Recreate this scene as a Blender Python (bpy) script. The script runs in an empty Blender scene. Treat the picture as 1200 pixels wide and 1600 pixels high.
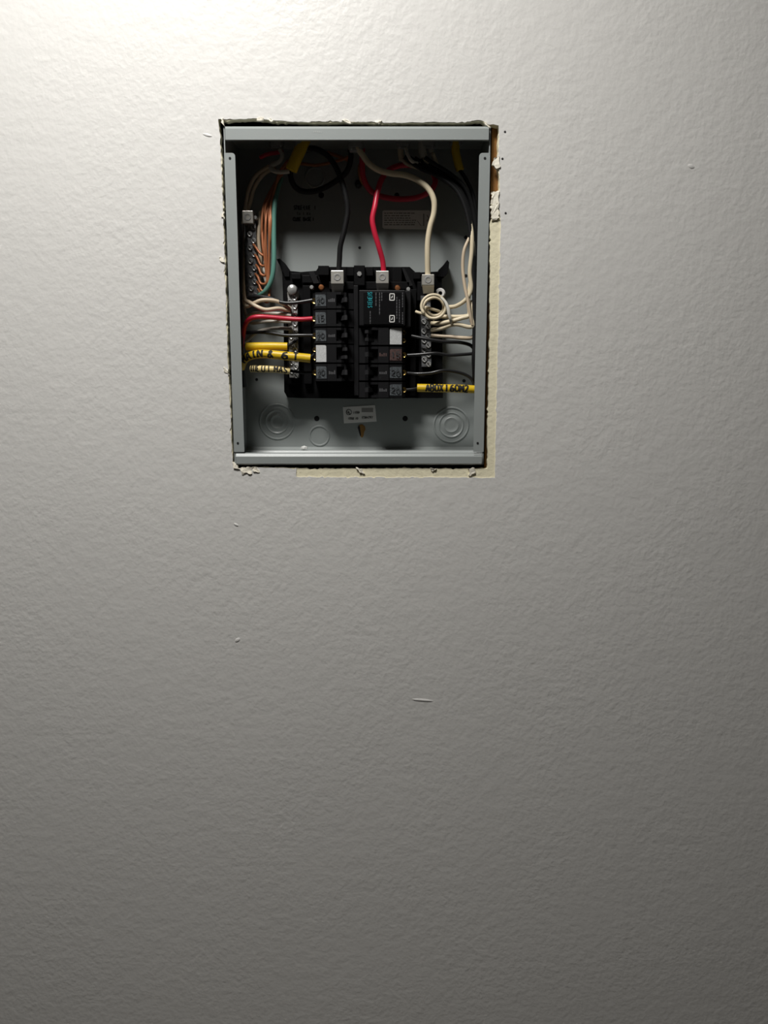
import bpy, bmesh, math, random
from mathutils import Vector, Matrix

# ------------------------------------------------------------------ camera, world, exposure
SC = bpy.context.scene
COL = SC.collection
CAM_Y, CAM_Z, PITCH, FPX = -1.133, 1.40, math.radians(9.8), 1200.0
cam_d = bpy.data.cameras.new('camera')
cam_d.sensor_fit = 'HORIZONTAL'; cam_d.sensor_width = 36.0; cam_d.lens = 36.0 * FPX / 1200.0
cam_d.clip_start = 0.02; cam_d.clip_end = 50
cam = bpy.data.objects.new('camera', cam_d); COL.objects.link(cam)
cam.location = (0, CAM_Y, CAM_Z); cam.rotation_euler = (math.pi / 2 - PITCH, 0, 0)
SC.camera = cam
world = bpy.data.worlds.new('world'); SC.world = world
world.use_nodes = True
world.node_tree.nodes['Background'].inputs[0].default_value = (0.05, 0.05, 0.055, 1)
world.node_tree.nodes['Background'].inputs[1].default_value = 0.0
SC.view_settings.view_transform = 'Standard'
SC.view_settings.look = 'None'
SC.view_settings.gamma = 1.0
SC.view_settings.use_curve_mapping = False
SC.view_settings.exposure = 0.14
LAMP = (-0.34, -0.68, 2.55)      # ceiling lamp centre (the only light of the room)
LAMP_R, LAMP_L = 0.18, 76.0
CEIL = 2.58

random.seed(7)
R = random.uniform

# ------------------------------------------------------------------ materials
def mat(name, col, rough=0.5, metal=0.0, bump=None, vary=None, spec=0.5, emit=0.0):
    """bump=(scale, distance, detail), vary=(scale, darker factor)"""
    m = bpy.data.materials.new(name); m.use_nodes = True
    nt = m.node_tree; b = nt.nodes['Principled BSDF']
    b.inputs['Base Color'].default_value = (*col, 1); b.inputs['Roughness'].default_value = rough
    b.inputs['Metallic'].default_value = metal
    b.inputs['Specular IOR Level'].default_value = spec
    if emit:
        b.inputs['Emission Color'].default_value = (*col, 1); b.inputs['Emission Strength'].default_value = emit
    if bump or vary:
        tc = nt.nodes.new('ShaderNodeTexCoord')
    if vary:
        n = nt.nodes.new('ShaderNodeTexNoise'); n.inputs['Scale'].default_value = vary[0]; n.inputs['Detail'].default_value = 4
        nt.links.new(tc.outputs['Object'], n.inputs['Vector'])
        rp = nt.nodes.new('ShaderNodeValToRGB'); e = rp.color_ramp.elements
        e[0].position = .35; e[1].position = .65
        e[0].color = (*[c * vary[1] for c in col], 1); e[1].color = (*col, 1)
        nt.links.new(n.outputs['Fac'], rp.inputs['Fac']); nt.links.new(rp.outputs['Color'], b.inputs['Base Color'])
    if bump:
        n = nt.nodes.new('ShaderNodeTexNoise'); n.inputs['Scale'].default_value = bump[0]; n.inputs['Detail'].default_value = bump[2]
        nt.links.new(tc.outputs['Object'], n.inputs['Vector'])
        bp = nt.nodes.new('ShaderNodeBump'); bp.inputs['Strength'].default_value = 1.0; bp.inputs['Distance'].default_value = bump[1]
        nt.links.new(n.outputs['Fac'], bp.inputs['Height']); nt.links.new(bp.outputs['Normal'], b.inputs['Normal'])
    return m

def paint_material():
    m = bpy.data.materials.new('roller_paint'); m.use_nodes = True
    nt = m.node_tree; b = nt.nodes['Principled BSDF']; L = nt.links.new
    b.inputs['Roughness'].default_value = 0.45; b.inputs['Specular IOR Level'].default_value = 0.35
    tc = nt.nodes.new('ShaderNodeTexCoord')
    c = nt.nodes.new('ShaderNodeTexNoise'); c.inputs['Scale'].default_value = 5; c.inputs['Detail'].default_value = 3
    rp = nt.nodes.new('ShaderNodeValToRGB')
    rp.color_ramp.elements[0].color = (.668, .658, .636, 1); rp.color_ramp.elements[1].color = (.70, .69, .667, 1)
    L(tc.outputs['Object'], c.inputs['Vector']); L(c.outputs['Fac'], rp.inputs['Fac']); L(rp.outputs['Color'], b.inputs['Base Color'])
    # orange-peel stipple of the paint roller: two noise sizes, patchy strength
    n1 = nt.nodes.new('ShaderNodeTexNoise'); n1.inputs['Scale'].default_value = 130; n1.inputs['Detail'].default_value = 2.0
    n1.inputs['Distortion'].default_value = 0.2
    n2 = nt.nodes.new('ShaderNodeTexNoise'); n2.inputs['Scale'].default_value = 48; n2.inputs['Detail'].default_value = 2
    n3 = nt.nodes.new('ShaderNodeTexNoise'); n3.inputs['Scale'].default_value = 6; n3.inputs['Detail'].default_value = 2
    for n in (n1, n2, n3): L(tc.outputs['Object'], n.inputs['Vector'])
    mr = nt.nodes.new('ShaderNodeMapRange'); mr.inputs[1].default_value = .3; mr.inputs[2].default_value = .7
    mr.inputs[3].default_value = .45; mr.inputs[4].default_value = 1.0
    L(n3.outputs['Fac'], mr.inputs[0])
    mu = nt.nodes.new('ShaderNodeMath'); mu.operation = 'MULTIPLY'; L(n1.outputs['Fac'], mu.inputs[0]); L(mr.outputs[0], mu.inputs[1])
    ad = nt.nodes.new('ShaderNodeMath'); ad.operation = 'ADD'; L(mu.outputs[0], ad.inputs[0]); L(n2.outputs['Fac'], ad.inputs[1])
    bp = nt.nodes.new('ShaderNodeBump'); bp.inputs['Strength'].default_value = 1.0; bp.inputs['Distance'].default_value = 0.0008
    L(ad.outputs[0], bp.inputs['Height']); L(bp.outputs['Normal'], b.inputs['Normal'])
    return m

def wood_material():
    m = bpy.data.materials.new('stud_wood'); m.use_nodes = True
    nt = m.node_tree; b = nt.nodes['Principled BSDF']; L = nt.links.new
    b.inputs['Roughness'].default_value = .75
    tc = nt.nodes.new('ShaderNodeTexCoord'); mp = nt.nodes.new('ShaderNodeMapping'); mp.inputs['Scale'].default_value = (90, 90, 6)
    n = nt.nodes.new('ShaderNodeTexNoise'); n.inputs['Scale'].default_value = 1.5; n.inputs['Detail'].default_value = 5
    rp = nt.nodes.new('ShaderNodeValToRGB')
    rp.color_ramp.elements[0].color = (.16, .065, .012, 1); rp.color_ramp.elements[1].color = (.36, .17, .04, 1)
    L(tc.outputs['Object'], mp.inputs['Vector']); L(mp.outputs['Vector'], n.inputs['Vector']); L(n.outputs['Fac'], rp.inputs['Fac'])
    L(rp.outputs['Color'], b.inputs['Base Color'])
    return m

M = dict(
    paint=paint_material(), wood=wood_material(),
    ceiling=mat('ceiling_paint', (.34, .335, .325), .9, bump=(60, .002, 3)),
    side=mat('side_wall_paint', (.20, .196, .188), .8, bump=(90, .001, 2)),
    floor=mat('floor_covering', (.13, .12, .108), .8, vary=(4, .7)),
    gypsum=mat('bare_gypsum', (.84, .78, .57), .9, bump=(160, .0008, 5), vary=(60, .92)),
    paper=mat('torn_paper', (.86, .81, .69), .9, bump=(200, .0008, 4)),
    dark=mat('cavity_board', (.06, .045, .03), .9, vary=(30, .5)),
    enamel=mat('grey_enamel', (.290, .313, .308), .40, bump=(420, .00005, 2)),
    rim=mat('knockout_rim', (.20, .218, .215), .45),
    hole=mat('hole_shade', (.006, .006, .007), .9),
    plastic=mat('black_plastic', (.004, .004, .0045), .55, spec=.10, bump=(300, .0001, 2)),
    plastic2=mat('breaker_plastic', (.008, .008, .009), .52, spec=.22, bump=(260, .0001, 2)),
    toggle=mat('toggle_plastic', (.030, .030, .032), .35),
    greylabel=mat('grey_label', (.095, .108, .118), .55, vary=(500, .45)), dim=mat('dim_print', (.030, .033, .036), .6),
    whitelabel=mat('white_label', (.62, .63, .63), .6, vary=(700, .75)),
    brownlabel=mat('brown_label', (.10, .055, .05), .6, vary=(400, .5)),
    ink=mat('black_ink', (.006, .006, .006), .7),
    print=mat('grey_print', (.08, .08, .085), .6), fine=mat('sticker_print', (.32, .31, .30), .7), scuff=mat('scuffed_metal', (.40, .41, .40), .5),
    teal=mat('teal_print', (.02, .33, .38), .5),
    sticker=mat('paper_sticker', (.82, .805, .78), .7),
    alu=mat('aluminium', (.62, .60, .55), .33, 0.6, bump=(500, .0001, 2)),
    steel=mat('plated_steel', (.58, .58, .57), .25, 0.55),
    dullsteel=mat('dull_steel', (.34, .34, .335), .34, 0.2),
    darkbar=mat('tarnished_bar', (.20, .205, .215), .35, 0.4, vary=(300, .6)),
    brass=mat('brass', (.55, .37, .12), .32, 1.0),
    copper=mat('copper', (.80, .33, .14), .35, 1.0),
    bare=mat('bare_copper_wire', (.39, .14, .06), .45, 0.3),
    wblack2=mat('thick_black_insulation', (.010, .010, .0105), .5, spec=.25), wblack=mat('black_insulation', (.014, .014, .015), .33),
    wred=mat('red_insulation', (.52, .016, .045), .36),
    wwhite=mat('white_insulation', (.70, .605, .43), .40),
    wwhite2=mat('white_insulation_aged', (.58, .47, .34), .42),
    wgrey=mat('grey_white_insulation', (.52, .49, .43), .42),
    wgreen=mat('green_insulation', (.10, .25, .205), .4),
    yellow=mat('yellow_jacket', (.70, .46, .012), .42, bump=(150, .0003, 2)),
    pale=mat('pale_yellow_jacket', (.76, .60, .25), .45, bump=(150, .0003, 2)),
    tie=mat('tie_plastic', (.62, .60, .54), .35),
    brownhole=mat('wood_behind_slot', (.22, .11, .02), .8),
    whitepl=mat('white_fixture', (.75, .75, .73), .4),
)
def lamp_material():
    m = bpy.data.materials.new('lamp_diffuser'); m.use_nodes = True
    nt = m.node_tree; nt.nodes.clear()
    e = nt.nodes.new('ShaderNodeEmission'); e.inputs[0].default_value = (1.0, .98, .942, 1); e.inputs[1].default_value = LAMP_L
    o = nt.nodes.new('ShaderNodeOutputMaterial'); nt.links.new(e.outputs[0], o.inputs[0])
    return m
M['lamp'] = lamp_material()

# ------------------------------------------------------------------ geometry helpers
CT, ST = math.cos(PITCH), math.sin(PITCH)
YB = 0.101                                    # inner face of the box's back panel (wall face is y = 0)
def U(px, py, y):
    """point of the plane at depth y seen at photo position (px, py)"""
    u, v = (px - 600) / FPX, (py - 800) / FPX
    dy, dz = CT - v * ST, -ST - v * CT
    t = (y - CAM_Y) / dy
    return Vector((u * t, y, CAM_Z + dz * t))
def P(px, py, b): return U(px, py, YB - b)    # b = height above the back panel, towards the room
PX = 1 / 1035.0                               # about one photo pixel, in metres, inside the box

def wloc(o):
    v = Vector((0, 0, 0))
    while o is not None: v += o.location; o = o.parent
    return v
def obj(name, bm, m, parent=None, smooth=False):
    me = bpy.data.meshes.new(name)
    bmesh.ops.recalc_face_normals(bm, faces=bm.faces[:])
    if parent is not None: off = wloc(parent)
    else:
        xs = [v.co for v in bm.verts]
        off = Vector(((min(c.x for c in xs) + max(c.x for c in xs)) / 2, (min(c.y for c in xs) + max(c.y for c in xs)) / 2, min(c.z for c in xs)))
    for v in bm.verts: v.co -= off
    bm.to_mesh(me); bm.free()
    if smooth:
        for p in me.polygons: p.use_smooth = True
        try: me.set_sharp_from_angle(angle=math.radians(40))
        except Exception: pass
    me.materials.append(M[m])
    o = bpy.data.objects.new(name, me); COL.objects.link(o)
    if parent is not None: o.parent = parent
    else: o.location = off
    return o
def tag(o, label, cat, group=None):
    o['label'] = label; o['category'] = cat
    if group: o['group'] = group
    return o
def thing(name, loc, label, cat, group=None):
    o = bpy.data.objects.new(name, None); COL.objects.link(o); o.location = loc; o.empty_display_size = .02
    return tag(o, label, cat, group)
def struct(o, label=None, cat=None):
    o['kind'] = 'structure'
    if label: o['label'] = label
    if cat: o['category'] = cat
    return o

def add_box(bm, lo, hi, bev=0.0, mtx=None):
    lo, hi = Vector(lo), Vector(hi)
    c = [(a, b, d) for d in (0, 1) for b in (0, 1) for a in (0, 1)]
    vs = [bm.verts.new((lo.x + (hi.x - lo.x) * a, lo.y + (hi.y - lo.y) * b, lo.z + (hi.z - lo.z) * d)) for a, b, d in c]
    fs = [(0, 2, 3, 1), (4, 5, 7, 6), (0, 1, 5, 4), (2, 6, 7, 3), (0, 4, 6, 2), (1, 3, 7, 5)]
    faces = [bm.faces.new([vs[i] for i in f]) for f in fs]
    if bev:
        es = list({e for f in faces for e in f.edges})
        r = bmesh.ops.bevel(bm, geom=es, offset=bev, segments=2, affect='EDGES', profile=.5)
        vs = list({v for f in r['faces'] for v in f.verts} | {v for v in vs if v.is_valid})
    if mtx is not None:
        for v in vs: v.co = mtx @ v.co
    return vs
def box_px(bm, x0, y0, x1, y1, b0, b1, bev=0.0):
    """box whose front face (height b1) covers the given photo rectangle, reaching back to height b0"""
    a, c = P(x0, y0, b1), P(x1, y1, b1)
    a2, c2 = P(x0, y1, b1), P(x1, y0, b1)
    xl, xr = (a.x + a2.x) / 2, (c.x + c2.x) / 2
    return add_box(bm, (xl, YB - b1, c.z), (xr, YB - b0, a.z), bev)
def prism(bm, pts, y0, y1):
    """closed outline [(x,z)] extruded from depth y0 (room side) to y1"""
    n = len(pts)
    f = [bm.verts.new((x, y0, z)) for x, z in pts]; k = [bm.verts.new((x, y1, z)) for x, z in pts]
    bm.faces.new(f); bm.faces.new(k[::-1])
    for i in range(n): bm.faces.new((f[i], f[(i + 1) % n], k[(i + 1) % n], k[i]))
def prism_px(bm, pts, b0, b1):
    q = [P(x, y, b1) for x, y in pts]
    prism(bm, [(p.x, p.z) for p in q], YB - b1, YB - b0)
def catmull(pts, n=8):
    pts = [Vector(p) for p in pts]
    if len(pts) == 2: return [pts[0].lerp(pts[1], i / n) for i in range(n + 1)]
    q = [pts[0] * 2 - pts[1]] + pts + [pts[-1] * 2 - pts[-2]]
    out = []
    for i in range(1, len(q) - 2):
        a, b, c, d = q[i - 1:i + 3]
        for k in range(n):
            t = k / n
            out.append(.5 * ((2 * b) + (c - a) * t + (2 * a - 5 * b + 4 * c - d) * t * t + (3 * b - a - 3 * c + d) * t ** 3))
    out.append(pts[-1]); return out
def sweep(bm, path, r, seg=10, flat=1.0, cap=True):
    """tube along a list of points; r may be a number or a list"""
    n = len(path); rings = []; up = None
    for i, p in enumerate(path):
        t = (path[min(i + 1, n - 1)] - path[max(i - 1, 0)])
        if t.length < 1e-9: t = Vector((0, 0, 1))
        t.normalize()
        if up is None:
            up = Vector((0, -1, 0)) if abs(t.y) < .9 else Vector((1, 0, 0))
        up = (up - t * up.dot(t)).normalized(); s = t.cross(up)
        rr = r[i] if isinstance(r, (list, tuple)) else r
        rings.append([bm.verts.new(p + (up * math.cos(a) * rr * flat + s * math.sin(a) * rr)) for a in [2 * math.pi * k / seg for k in range(seg)]])
    for a, b in zip(rings, rings[1:]):
        for k in range(seg): bm.faces.new((a[k], a[(k + 1) % seg], b[(k + 1) % seg], b[k]))
    if cap: bm.faces.new(rings[0][::-1]); bm.faces.new(rings[-1])
def lathe(bm, c, prof, seg=24, axis=(0, -1, 0)):
    """profile [(radius, height along axis)] turned about the axis through c"""
    ax = Vector(axis).normalized(); u = ax.orthogonal().normalized(); w = ax.cross(u); c = Vector(c)
    rings = []
    for r, h in prof:
        if r <= 1e-7: rings.append([bm.verts.new(c + ax * h)])
        else: rings.append([bm.verts.new(c + ax * h + (u * math.cos(a) + w * math.sin(a)) * r) for a in [2 * math.pi * k / seg for k in range(seg)]])
    for a, b in zip(rings, rings[1:]):
        for k in range(seg):
            k2 = (k + 1) % seg
            if len(a) == 1 and len(b) == 1: continue
            if len(a) == 1: bm.faces.new((a[0], b[k2], b[k]))
            elif len(b) == 1: bm.faces.new((a[k], a[k2], b[0]))
            else: bm.faces.new((a[k], a[k2], b[k2], b[k]))
def B(): return bmesh.new()

# a small single-stroke alphabet (x 0..1, y 0..1.4)
GL = {
 'A': [[(0,0),(.5,1.4),(1,0)],[(.2,.5),(.8,.5)]], 'B': [[(0,0),(0,1.4),(.7,1.4),(.9,1.05),(.7,.75),(0,.75)],[(.7,.75),(1,.4),(.7,0),(0,0)]],
 'C': [[(1,1.2),(.6,1.4),(.15,1.2),(0,.7),(.15,.2),(.6,0),(1,.2)]], 'D': [[(0,0),(0,1.4),(.6,1.4),(1,.9),(1,.5),(.6,0),(0,0)]],
 'E': [[(1,1.4),(0,1.4),(0,0),(1,0)],[(0,.7),(.8,.7)]], 'F': [[(1,1.4),(0,1.4),(0,0)],[(0,.7),(.8,.7)]],
 'G': [[(1,1.2),(.6,1.4),(.1,1.1),(0,.6),(.2,.1),(.6,0),(1,.2),(1,.6),(.6,.6)]], 'H': [[(0,0),(0,1.4)],[(1,0),(1,1.4)],[(0,.7),(1,.7)]],
 'I': [[(.5,0),(.5,1.4)]], 'K': [[(0,0),(0,1.4)],[(1,1.4),(0,.6),(1,0)]], 'L': [[(0,1.4),(0,0),(.9,0)]],
 'M': [[(0,0),(0,1.4),(.5,.5),(1,1.4),(1,0)]], 'N': [[(0,0),(0,1.4),(1,0),(1,1.4)]],
 'O': [[(.5,0),(.1,.25),(0,.7),(.1,1.15),(.5,1.4),(.9,1.15),(1,.7),(.9,.25),(.5,0)]], 'P': [[(0,0),(0,1.4),(.8,1.4),(1,1.05),(.8,.7),(0,.7)]],
 'R': [[(0,0),(0,1.4),(.8,1.4),(1,1.05),(.8,.7),(0,.7)],[(.5,.7),(1,0)]], 'S': [[(1,1.2),(.6,1.4),(.1,1.2),(.1,.9),(.9,.5),(.9,.2),(.5,0),(0,.2)]],
 'T': [[(0,1.4),(1,1.4)],[(.5,1.4),(.5,0)]], 'U': [[(0,1.4),(0,.3),(.3,0),(.7,0),(1,.3),(1,1.4)]], 'V': [[(0,1.4),(.5,0),(1,1.4)]],
 'W': [[(0,1.4),(.25,0),(.5,.9),(.75,0),(1,1.4)]], 'X': [[(0,0),(1,1.4)],[(0,1.4),(1,0)]], 'Y': [[(0,1.4),(.5,.7),(1,1.4)],[(.5,.7),(.5,0)]],
 'Z': [[(0,1.4),(1,1.4),(0,0),(1,0)]], '0': [[(.5,0),(0,.4),(0,1),(.5,1.4),(1,1),(1,.4),(.5,0)]], '1': [[(.2,1.1),(.5,1.4),(.5,0)]],
 '2': [[(0,1.1),(.4,1.4),(.9,1.2),(.8,.8),(0,0),(1,0)]], '3': [[(0,1.3),(.6,1.4),(.9,1.1),(.5,.75),(1,.4),(.6,0),(0,.1)]],
 '4': [[(.8,0),(.8,1.4),(0,.4),(1,.4)]], '5': [[(1,1.4),(.1,1.4),(0,.8),(.7,.9),(1,.5),(.7,0),(0,.1)]],
 '6': [[(.9,1.3),(.3,1.1),(0,.4),(.4,0),(.9,.2),(.9,.6),(.4,.75),(.05,.5)]], '7': [[(0,1.4),(1,1.4),(.3,0)]],
 '8': [[(.5,.75),(.1,1.05),(.5,1.4),(.9,1.05),(.5,.75),(0,.35),(.5,0),(1,.35),(.5,.75)]], '9': [[(.1,.1),(.7,.3),(1,1),(.6,1.4),(.1,1.2),(.1,.8),(.6,.65),(.95,.9)]],
 '&': [[(1,0),(.2,1.05),(.45,1.4),(.7,1.1),(.1,.5),(.1,.15),(.4,0),(.9,.5)]], '/': [[(0,0),(1,1.4)]], '-': [[(.1,.7),(.9,.7)]],
 '.': [[(.45,0),(.55,.1)]], ':': [[(.45,.2),(.5,.3)],[(.45,.9),(.5,1.0)]],
}
def ribbon(bm, pts, w, nrm):
    """thin flat stroke with a little thickness, following pts with per-point normals"""
    rings = []
    n = len(pts)
    for i, p in enumerate(pts):
        t = (pts[min(i + 1, n - 1)] - pts[max(i - 1, 0)])
        if t.length < 1e-9: t = Vector((1, 0, 0))
        t.normalize(); nn = nrm[i]; s = t.cross(nn).normalized()
        h = .00012
        rings.append([bm.verts.new(p + s * w / 2 - nn * h), bm.verts.new(p + s * w / 2 + nn * h), bm.verts.new(p - s * w / 2 + nn * h), bm.verts.new(p - s * w / 2 - nn * h)])
    for a, b in zip(rings, rings[1:]):
        for k in range(4): bm.faces.new((a[k], a[(k + 1) % 4], b[(k + 1) % 4], b[k]))
    bm.faces.new(rings[0]); bm.faces.new(rings[-1][::-1])
def text_flat(bm, s, origin, h, wch=None, stroke=None, ex=Vector((1, 0, 0)), ez=Vector((0, 0, 1)), gap=.35):
    """stroke lettering on a plane facing the room; origin = lower left, h = letter height"""
    k = h / 1.4; wch = wch or k; stroke = stroke or h * .16
    x = 0; nn = Vector((0, -1, 0)); o = Vector(origin)
    for ch in s:
        if ch != ' ':
            for pl in GL.get(ch, GL['I']):
                pts = [o + ex * (x + a * wch) + ez * (b * k) for a, b in pl]
                ribbon(bm, pts, stroke, [nn] * len(pts))
        x += wch * (1 + gap)
    return x
def text_on_tube(bm, s, path, r, t0, t1, stroke, amp=.95, z0=-.75):
    """hand lettering wrapped on the front of a tube; path runs left to right"""
    L = [0]
    for a, b in zip(path, path[1:]): L.append(L[-1] + (b - a).length)
    def at(d):
        d = max(0, min(L[-1], d))
        for i in range(len(path) - 1):
            if d <= L[i + 1] + 1e-12:
                f = (d - L[i]) / max(1e-9, L[i + 1] - L[i]); return path[i].lerp(path[i + 1], f), (path[i + 1] - path[i]).normalized()
        return path[-1], (path[-1] - path[-2]).normalized()
    n = len(s); tot = (t1 - t0) * L[-1]; cw = tot / n
    for i, ch in enumerate(s):
        if ch == ' ': continue
        for pl in GL.get(ch, GL['I']):
            fine = []
            for a, b in zip(pl, pl[1:]):
                for k in range(4): fine.append((a[0] + (b[0] - a[0]) * k / 4, a[1] + (b[1] - a[1]) * k / 4))
            fine.append(pl[-1]); pts = []; nr = []
            for a, b in fine:
                c, t = at(t0 * L[-1] + (i + .12 + a * .72) * cw)
                fr = Vector((0, -1, 0)); fr = (fr - t * fr.dot(t)).normalized(); upv = t.cross(fr); upv = upv if upv.z > 0 else -upv
                ang = z0 + b / 1.4 * 2 * amp
                d = fr * math.cos(ang) + upv * math.sin(ang)
                pts.append(c + d * (r + .00012)); nr.append(d)
            ribbon(bm, pts, stroke, nr)

# ------------------------------------------------------------------ room shell
RX0, RX1, RY0 = -2.4, 2.5, -4.2
def slab(name, lo, hi, m, label):
    bm = B(); add_box(bm, lo, hi); return struct(obj(name, bm, m), label)
slab('floor', (RX0, RY0, -.1), (RX1, 0, 0), 'floor', 'dark floor of the room')
slab('ceiling', (RX0, RY0, CEIL), (RX1, 0, CEIL + .1), 'ceiling', 'pale painted ceiling of the room')
slab('wall_left', (RX0 - .1, RY0, 0), (RX0, 0, CEIL), 'side', 'plain side wall on the left')
slab('wall_right', (RX1, RY0, 0), (RX1 + .1, 0, CEIL), 'side', 'plain side wall on the right')
slab('wall_front', (RX0, RY0 - .1, 0), (RX1, RY0, CEIL), 'side', 'plain wall behind the camera')

def jag(px_pts, amp, step=5.0, seed=1, smooth=.5):
    """closed photo outline resampled with small irregular tears, amp in pixels"""
    rnd = random.Random(seed); out = []; n = len(px_pts); prev = 0
    for i in range(n):
        a = Vector(px_pts[i]); b = Vector(px_pts[(i + 1) % n]); L = (b - a).length
        k = max(1, int(L / step)); d = (b - a) / max(L, 1e-6); nn = Vector((-d.y, d.x))
        for j in range(k):
            f = j / k
            prev = prev * smooth + rnd.uniform(-amp, amp) * (1 - smooth) * 1.6
            j0 = 0 if j == 0 else prev
            if j and rnd.random() < .07: j0 += rnd.choice((-1, 1)) * amp * 1.5
            out.append(a + (b - a) * f + nn * j0)
    return out
# opening in the paint skin, and the slightly smaller opening cut in the plasterboard
TOP = [(341, 186), (372, 186), (400, 185), (428, 188), (470, 190), (520, 190), (560, 190), (600, 192), (640, 191), (690, 191), (730, 190), (742, 188), (752, 188), (760, 194), (771, 194), (779, 196)]
LEFT = [(371, 732), (364, 727), (361, 680), (360, 640), (357.5, 600), (355, 540), (353.5, 480), (351, 420), (349.5, 360), (348, 320), (346.5, 280), (344.5, 230)]
A_OUT = TOP + [(780, 215), (779, 240), (777.5, 262), (781, 276), (780.5, 300), (778, 318), (781, 332), (782.5, 350), (780.5, 430), (779, 500), (776.5, 600), (774, 720), (773, 746.5), (700, 746), (620, 746), (540, 745.5), (463, 745), (463, 731.5), (430, 731), (400, 730)] + LEFT
B_OUT = [(x + .5, y + 1.2) for x, y in TOP[:-1]] + [(779, 197.5), (779, 215), (778, 240), (777, 262), (780, 276), (779.5, 300), (777, 318), (776, 330), (769, 339), (765, 350), (765.5, 400), (766, 440), (765.5, 500), (763.5, 600), (762, 680), (761.5, 732), (700, 732), (640, 731.5), (560, 732.5), (500, 731.5), (463, 730.5), (430, 730), (400, 729)] + [(x + 1, y) for x, y in LEFT]
def holed_sheet(outer, hole, y0, y1):
    bm = B()
    o = [bm.verts.new((x, y0, z)) for x, z in outer]; h = [bm.verts.new((p.x, y0, p.z)) for p in hole]
    es = [bm.edges.new((l[i], l[(i + 1) % len(l)])) for l in (o, h) for i in range(len(l))]
    bmesh.ops.triangle_fill(bm, use_beauty=True, use_dissolve=False, edges=es)
    front = bm.faces[:]
    bk = {v: bm.verts.new((v.co.x, y1, v.co.z)) for v in o + h}
    for f in front: bm.faces.new([bk[v] for v in reversed(f.verts[:])])
    for l in (o, h):
        for i in range(len(l)):
            a, b = l[i], l[(i + 1) % len(l)]; bm.faces.new((a, b, bk[b], bk[a]))
    return bm
rect = [(RX0, 0.0), (RX1, 0.0), (RX1, CEIL), (RX0, CEIL)]
holeA = [U(p.x, p.y, 0) for p in jag(A_OUT, .8, 4.0, 3)]
holeB = [U(p.x, p.y, .0012) for p in jag(B_OUT, .9, 4.0, 5)]
wall = struct(obj('wall_back', holed_sheet(rect, holeA, 0, .0012), 'paint'), 'pale grey painted wall with a cut-out around the breaker box', 'wall')
obj('plasterboard', holed_sheet(rect, holeB, .0012, .0135), 'gypsum', wall)['label'] = 'bare cream plasterboard showing beside and below the box'

# torn paper and crumbled bits along the cut
def flake(pts, y0=-.0012, y1=.004, m='paper'):
    bm = B(); q = [U(p.x, p.y, 0) for p in jag(pts, 1.1, 2.5, int(pts[0][0] * 7 + pts[0][1]), .2)]
    f = [bm.verts.new((p.x, y0 + R(-.001, .0006), p.z)) for p in q]; k = [bm.verts.new((p.x, y1, p.z)) for p in q]
    n = len(q); bm.faces.new(f); bm.faces.new(k[::-1])
    for i in range(n): bm.faces.new((f[i], f[(i + 1) % n], k[(i + 1) % n], k[i]))
    obj('torn_flake', bm, m, wall)
for pts in [[(345, 186), (349, 185), (351, 197), (348, 194)], [(402, 185), (408, 184), (412, 188), (405, 189)], [(418, 187), (423, 186), (427, 189), (422, 190)],
            [(772, 247), (780, 244), (781, 262), (775, 264), (769, 258)], [(768, 300), (780, 298), (780, 322), (775, 332), (769, 326)],
            [(766, 322), (778, 316), (780, 340), (768, 345)], [(343, 402), (349, 404), (351, 410), (346, 409)], [(349, 574), (356, 578), (358, 586), (352, 582)],
            [(363, 722), (371, 726), (375, 733), (365, 731)], [(376, 731), (391, 730), (394, 740), (386, 738), (380, 742)], [(393, 730), (401, 730), (406, 738), (397, 737)],
            [(556, 730), (566, 732), (570, 740), (562, 738)], [(672, 731), (682, 732), (676, 737)], [(731, 732), (741, 731), (743, 739), (735, 744)],
            [(756, 192), (760, 191), (766, 200), (763, 200)], [(534, 188), (545, 188), (552, 192), (541, 192)], [(585, 190), (597, 189), (592, 194)], [(346, 339), (350, 330), (351, 343)]]:
    flake(pts)
# little paint blemishes standing out of the wall face
def blemish(px, py, wx, wz, tilt=0, m='paint'):
    bm = B(); c = U(px, py, 0)
    bmesh.ops.create_icosphere(bm, subdivisions=2, radius=1)
    rot = Matrix.Rotation(tilt, 4, 'Y')
    for v in bm.verts: v.co = rot @ Vector((v.co.x * wx, v.co.y * .0009, v.co.z * wz)) + c
    obj('paint_blemish', bm, m, wall, True)
blemish(660, 1094, .018, .0022, .08); blemish(369, 820, .004, .002, .5); blemish(371, 1000, .005, .003, -.6); blemish(324, 211, .007, .002, .25); blemish(1080, 260, .005, .003, .3)
for x, y in [(789, 206), (785, 248), (790, 333)]: blemish(x, y, .0016, .0016, 0, 'ink')

# inside of the wall: studs, header and the board at the rear of the cavity
bm = B(); a = U(768, 200, .02); add_box(bm, (a.x, .0137, .0), (a.x + .038, .130, CEIL)); struct(obj('trim_1', bm, 'wood'), 'brown timber stud beside the right edge of the box')
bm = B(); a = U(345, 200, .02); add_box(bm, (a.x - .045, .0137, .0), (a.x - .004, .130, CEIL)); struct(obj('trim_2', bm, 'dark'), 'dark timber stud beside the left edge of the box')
bm = B(); add_box(bm, (RX0, .130, 0), (RX1, .16, CEIL)); struct(obj('wall_cavity_back', bm, 'dark'), 'dark board closing the wall cavity behind the box')

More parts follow.
